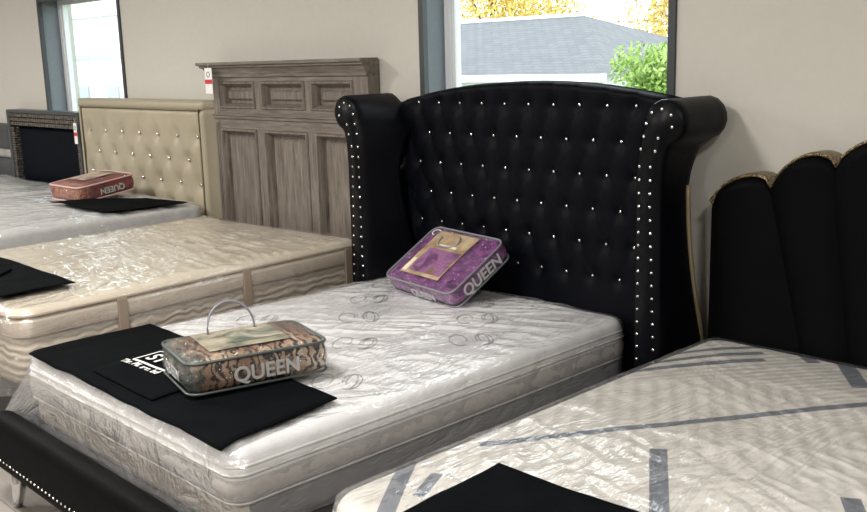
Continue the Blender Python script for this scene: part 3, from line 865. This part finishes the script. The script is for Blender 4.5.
# beige bed's mattress and the far bed's mattress
mB = Matt('queen_mattress', -3.42, -1.05, 0, .52, .838, 'grayish plastic-wrapped mattress against the beige tufted headboard', hx=.80, seed=21, wr=.01)
mB.shell('mattress_body', 0, .318, 'ticking_far', rnd=.04, topcap=True)
mB.wrap('film_far', 0, amp=.009, sag=.03)
boxspring('box_spring', mB, .3, .515, 'foundation_tan', 'tan box spring under the mattress of the beige headboard')
mA = Matt('queen_mattress', -5.32, -1.05, 0, .5, .81, 'plastic-wrapped mattress against the framed black headboard', hx=.76, seed=31, wr=.01)
mA.shell('mattress_body', 0, .31, 'ticking_far', rnd=.04, topcap=True)
mA.wrap('film_far', 0, amp=.009, sag=.02)
boxspring('box_spring', mA, .25, .495, 'foundation_tan', 'tan box spring under the mattress of the framed black headboard')
mZ = Matt('queen_mattress', -7.0, -1.05, 0, .5, .78, 'plastic-wrapped mattress against the padded headboard, farthest at the left', hx=.76, seed=41, wr=.01)
mZ.shell('mattress_body', 0, .28, 'ticking_far', rnd=.04, topcap=True)
mZ.wrap('film_far', 0, amp=.009, sag=.02)
boxspring('box_spring', mZ, .25, .495, 'foundation_tan', 'tan box spring under the farthest left mattress')

# right mattress with slanting bands
mE = Matt('queen_mattress', EX-.01, EY+.0, 0, .36, .64, 'white quilted mattress with slanting gray stripes in clear plastic', hy=1.0, seed=51)
mE.shell('side_border', 0, .2, 'border_light', ins=.01)
mE.shell('quilted_top', .19, .28, 'ticking_banded', rnd=.05, topcap=True)
mE.cord(.195, .005, 'piping_white', -.002)
mE.wrap('film_right', 0, amp=.005)
boxspring('box_spring', mE, .12, .355, 'foundation_dark', 'dark box spring under the striped mattress')

# ------------------------------------------------------------------ black foot pads
def pad(m, corners, name='foot_pad', label='', dz=.018, mat='pad_black', nu=46, nv=22, amp=.003, cat='foot pad', thick=.005, over=0):
    """four corners in world x,y on top of mattress m"""
    inv = m.root.matrix_basis.inverted(); C = [inv @ Vector((x, y, 0)) for x, y in corners]
    V, F = [], []
    for i in range(nu+1):
        for j in range(nv+1):
            s_, t_ = i/nu, j/nv
            p = (C[0]*(1-s_)+C[1]*s_)*(1-t_)+(C[3]*(1-s_)+C[2]*s_)*t_
            x, y = p.x, p.y
            x += .006*fbm(x, y, 4, 5, 2); y += .006*fbm(x, y, 8, 5, 2)
            cx = max(-m.hx+.03, min(m.hx-.03, x)); cy = max(-m.hy+.03, min(m.hy-.03, y))
            z = m.top(cx, cy)+dz+amp*(1+fbm(x, y, 2, 5, 2))
            e = max(abs(x)-(m.hx-.03), abs(y)-(m.hy-.03), 0)
            z -= e*e*4+e*.1
            V.append((x, y, z))
    for i in range(nu):
        for j in range(nv):
            a = i*(nv+1)+j; F.append((a, a+nv+1, a+nv+2, a+1))
    W_ = [m.root.matrix_basis @ Vector(v) for v in V]
    o = mesh(name, (W_, F), mat)
    c = sum(W_, Vector())/len(W_); origin_to(o, (c.x, c.y, min(v.z for v in W_)))
    md = o.modifiers.new('thickness', 'SOLIDIFY'); md.thickness = thick; md.offset = 1
    return o
padD = empty('foot_pad', (0.03, -1.8, .635), label='black fabric foot pad with boxed white lettering on the black bed mattress', cat='foot pad')
def adopt(o, parent):
    o.parent = parent; o.location = o.location-parent.location; return o
adopt(pad(mD, [(-.70, -2.035), (.745, -2.045), (.69, -1.56), (-.70, -1.50)], 'cloth'), padD)
pf = adopt(pad(mD, [(-.235, -1.985), (.235, -1.995), (.22, -1.60), (-.26, -1.56)], 'folded_flap', dz=.026, nu=20, nv=16), padD)
# boxed lettering, near the flap's left end: frame, letters and four small words under it
LX0, LY0, LANG = -.205, -1.83, 3
def flatm(x, y, z, ang): return Matrix.Translation((x, y, z)) @ Matrix.Rotation(ang, 4, 'Z')
lm = flatm(LX0+.10-padD.location.x, LY0+.06-padD.location.y, .0, math.radians(LANG))
def lay(vf):   # local plan coordinates (along text, up) -> laid on flap
    V = []
    for (x, y, z) in vf[0]:
        p = lm @ Vector((x, y, 0)); wx, wy = p.x+padD.location.x, p.y+padD.location.y
        V.append((p.x, p.y, mD.zb+mD.top(wx-mD.root.location.x, wy-mD.root.location.y)+.0395+z-padD.location.z))
    return V, vf[1]
def bar2(x0, y0, x1, y1, w_):
    d = Vector((x1-x0, y1-y0)); L = d.length; d /= L; nrm = Vector((-d.y, d.x))*w_/2; parts = ([], [])
    N = max(1, int(L/.03)); V = []
    for k in range(N+1):
        c = Vector((x0, y0))+d*L*k/N; V += [(c.x+nrm.x, c.y+nrm.y, 0), (c.x-nrm.x, c.y-nrm.y, 0)]
    return V, [(2*k, 2*k+1, 2*k+3, 2*k+2) for k in range(N)]
LW, LH = .30, .12
o = local('printed_frame', lay(join(bar2(-.10, LH/2, LW-.1, LH/2, .006), bar2(-.10, -LH/2, LW-.1, -LH/2, .012), bar2(-.10, -LH/2, -.10, LH/2, .008), bar2(LW-.1, -LH/2, LW-.1, LH/2, .008))), 'white_print', padD, False)
def laytext(s, size, x, y, bold=.02):
    o = text('lettering', s, size, 'white_print', padD, Matrix.Translation((x, y, 0)), extrude=.0, bold=bold, align='LEFT')
    for v in o.data.vertices:
        p = lay(([(v.co.x, v.co.y, 0)], []))[0][0]; v.co = p
laytext('SY', .095, -.075, 0); laytext('Thr. Pil. ser. bd', .04, -.13, -.088, .03)
# other pads
tag(pad(mC, [(-2.05, -2.03), (-1.08, -2.0), (-1.06, -1.66), (-2.0, -1.66)], label='', dz=.024), 'black fabric foot pad on the cream mattress at the left edge', 'foot pad')
p2 = pad(mC, [(-1.95, -1.93), (-1.42, -1.90), (-1.55, -1.76), (-1.92, -1.74)], 'folded_pad', dz=.034, nu=16, nv=10)
tag(p2, 'small folded black pad with white print on the pad at the left edge', 'pad')
V, F = [], []
for k in range(2):
    y0 = -1.80-.035*k
    w_ = bar2(-1.9, y0, -1.60+.02*k, y0-.015, .012)
    inv = mC.root.matrix_basis.inverted(); Vv = []
    for v in w_[0]:
        l = inv @ Vector((v[0], v[1], 0)); Vv.append((v[0], v[1], mC.zb+mC.top(l.x, l.y)+.0505))
    mesh('printed_line', (Vv, w_[1]), 'white_print', None, False)
    o = bpy.data.objects[-1] if False else [q for q in COL.objects if q.name.startswith('printed_line')][-1]
    o.parent = p2; o.data.transform(Matrix.Translation(-p2.location))
tag(pad(mB, [(-3.44, -.76), (-2.70, -.74), (-2.66, -.15), (-3.1, -.22)], label='', dz=.024), 'black fabric pad under the red comforter bag', 'pad')
tag(pad(mE, [(1.468, -1.606), (2.02, -1.595), (2.03, -2.00), (1.475, -2.02)], label='', dz=.018), 'black fabric foot pad on the striped mattress at the bottom right', 'foot pad')

# ------------------------------------------------------------------ comforter bags
def bag(loc, rot, L, W, H, label, prnt, pipe, cardm, photo, handle, words, puff=.012, seed=0):
    t = empty('comforter_bag', loc, rot, label, 'bedding bag')
    hx, hy = L/2, W/2
    def prof(off, n_=20, puf=puff):
        P = [(hy*.5, -off*0+.001), (.04-off, .001), (.012-off, .006), (-off+.002, .02)]
        for k in range(1, 5): P.append((-off-.006*sin(pi*k/5), .02+(H-.04)*k/5))
        P += [(.001-off, H-.012+off*.5), (.007-off, H-.003+off), (.024-off, H+off)]
        for k in range(1, n_+1): P.append((.03+(hy-.032)*k/n_, H+off))
        return P
    def dis(a):
        def f(x, y, z):
            if z > H-.006: 
                e = max(0, 1-max(abs(x)/hx, abs(y)/hy)**3); z += puff*e+a*.006*fbm(x, y, seed, 9, 3)*min(1, e*4)
            else:
                k = a*.006*fbm(x, y, z+seed, 12, 2)
                if abs(x) > hx*.8: x += math.copysign(k+.0, x)
                if abs(y) > hy*.8: y += math.copysign(k, y)
            return (x, y, z)
        return f
    local('comforter', ring_solid(hx-.004, hy-.004, .045, prof(0.), (26, 20), 6, dis(1)), prnt, t)
    vc = local('vinyl_case', ring_solid(hx-.001, hy-.001, .045, prof(.002), (26, 20), 6, dis(.6)), 'vinyl_clear' if seed == 3 else 'vinyl_crinkled', t)
    for z, r in ((H-.003, .0055), (.006, .005)):
        P = []
        for (cx, cy, a0) in ((hx-.045, hy-.045, 0), (-hx+.045, hy-.045, pi/2), (-hx+.045, -hy+.045, pi), (hx-.045, -hy+.045, 3*pi/2)):
            for k in range(7): a = a0+k*pi/12; P.append((cx+.045*cos(a), cy+.045*sin(a), z))
        local('piping', tube(P, r, 7, closed=True), pipe, vc)
    def topz(x, y): return H+puff*max(0, 1-max(abs(x)/hx, abs(y)/hy)**3)+.004
    def lay_rect(x0, x1, y0, y1, dz):
        V, F = [], []; n_ = 10
        for i in range(n_+1):
            for j in range(n_+1):
                x = x0+(x1-x0)*i/n_; y = y0+(y1-y0)*j/n_; V.append((x, y, topz(x, y)+dz))
        for i in range(n_):
            for j in range(n_): a = i*(n_+1)+j; F.append((a, a+n_+1, a+n_+2, a+1))
        return V, F
    if cardm: lc = local('label_card', lay_rect(*cardm[0], .0015), cardm[1], t)
    if photo:
        for ph in photo: local('label_picture', lay_rect(*ph[0], .003), ph[1], lc)
    if handle:
        local('handle', tube([Vector(p) for p in handle], .0042, 8), 'handle_cord', vc)
    for (s, size, face, ang, dx, dz, col) in words:
        o = hy+.003 if face in ('-y', '+y') else hx+.003
        if face == '-y': m = Matrix.Translation((dx, -o-.004, dz)) @ Matrix.Rotation(pi/2, 4, 'X') @ Matrix.Rotation(ang, 4, 'Z')
        elif face == '+x': m = Matrix.Translation((o+.004, dx, dz)) @ Matrix.Rotation(pi/2, 4, 'Z') @ Matrix.Rotation(pi/2, 4, 'X') @ Matrix.Rotation(ang, 4, 'Z')
        elif face == '-x': m = Matrix.Translation((-o-.004, dx, dz)) @ Matrix.Rotation(-pi/2, 4, 'Z') @ Matrix.Rotation(pi/2, 4, 'X') @ Matrix.Rotation(ang, 4, 'Z')
        text('lettering', s, size, col, vc, m, extrude=.001, bold=.02)
    return t
def arc(x0, x1, y, z0, h, n_=18, lean=0):
    return [(x0+(x1-x0)*(.5-.5*cos(pi*k/n_))+0, y+lean*sin(pi*k/n_), z0+h*sin(pi*k/n_)**.75) for k in range(n_+1)]
bag((.245, -1.625, .675), (0, 0, 1.322), .515, .35, .116, 'tiger striped comforter in clear vinyl bag on the black foot pad', 'tiger_print', 'piping_green',
    ((-.16, .14, -.11, .15), 'card_green'), [((-.06, .12, -.06, .09), 'card_photo_room')],
    arc(-.10, .08, .10, .118, .12, lean=.03), [('QUEEN', .074, '-y', 0, .02, .05, 'gray_print'), ('QUEEN', .05, '-x', 0, .0, .05, 'gray_print')], seed=1)
bag((-.115, -.195, .742), (.544, .018, -.102), .517, .395, .096, 'purple comforter in clear vinyl bag leaning against the tufted headboard', 'purple_print', 'piping_gray',
    ((-.17, .125, -.15, .165), 'card_tan'), [((-.12, .115, -.13, .035), 'card_photo_purple'), ((-.09, .05, .055, .07), 'cream_print'), ((-.16, -.132, -.14, -.05), 'cream_print')],
    [(-.04+.07*cos(a), .10+.05*sin(a), .117+.004*sin(a*3)) for a in [pi*.9+k*.33 for k in range(14)]],
    [('QUEEN', .08, '+x', 0, 0, .045, 'gray_print'), ('QUEEN', .055, '-y', 0, .03, .04, 'gray_print')], seed=2)
# printed roundel in the purple bag's far corner
pb = [o for o in COL.objects if o.name.startswith('comforter_bag')][-1]
V = []; F = []
for k in range(20): a = 2*pi*k/20; V.append((-.20+.03*cos(a), .15+.022*sin(a), .103))
for k in range(20): a = 2*pi*k/20; V.append((-.20+.024*cos(a), .15+.017*sin(a), .103))
local('printed_roundel', (V, [(k, (k+1) % 20, 20+(k+1) % 20, 20+k) for k in range(20)]), 'white_print', pb, False)
bag((-3.57, -.38, .882), (.017, -.12, 1.675), .455, .41, .112, 'red comforter in vinyl bag lying upside down before the beige headboard', 'red_print_fabric', 'piping_pink',
    ((-.10, .15, -.08, .14), 'card_photo_red'), None, None, [('QUEEN', .06, '-y', pi, .03, .05, 'gray_print')], seed=3)

# ------------------------------------------------------------------ hang tags
def hang_tag(x, y, z, w_, h, label):
    t = empty('hang_tag', (x, y, z), label=label, cat='tag')
    mesh('paper', box(x-w_/2, x+w_/2, y-.002, y, z-h, z), 'white_print', t, False)
    mesh('red_band', box(x-w_/2, x+w_/2, y-.0035, y-.002, z-h*.62, z-h*.45), 'red_print', t, False)
    mesh('printed_figure', tube([(x+w_*.22*cos(a), y-.003, z-h*.25+h*.1*sin(a)) for a in [2*pi*k/12 for k in range(12)]], .002, 5, closed=True), 'dark_print', t)
    mesh('string', tube([(x, y-.001, z), (x+.004, y, z+.03)], .0012, 5), 'white_print', t)
hang_tag(-2.50, -.014, 1.755, .085, .165, 'white paper tag with red band hanging on the gray wooden headboard')
hang_tag(-4.60, -.012, 1.34, .055, .17, 'white and red tag hanging at the left edge of beige headboard')

# ------------------------------------------------------------------ groups of repeats
for o in list(COL.objects):
    if o.parent is None and 'category' in o.keys():
        g = {'mattress': 'plastic-wrapped queen mattresses in a row', 'box spring': 'box springs under the mattresses', 'bedding bag': 'comforters in clear vinyl bags',
             'foot pad': 'black pads laid on the mattresses', 'pad': 'black pads laid on the mattresses', 'tag': 'hang tags on the headboards', 'headboard': 'headboards along the wall'}.get(o['category'])
        if o['category'] == 'tree': g = 'autumn trees behind the house'
        if g: o['group'] = g
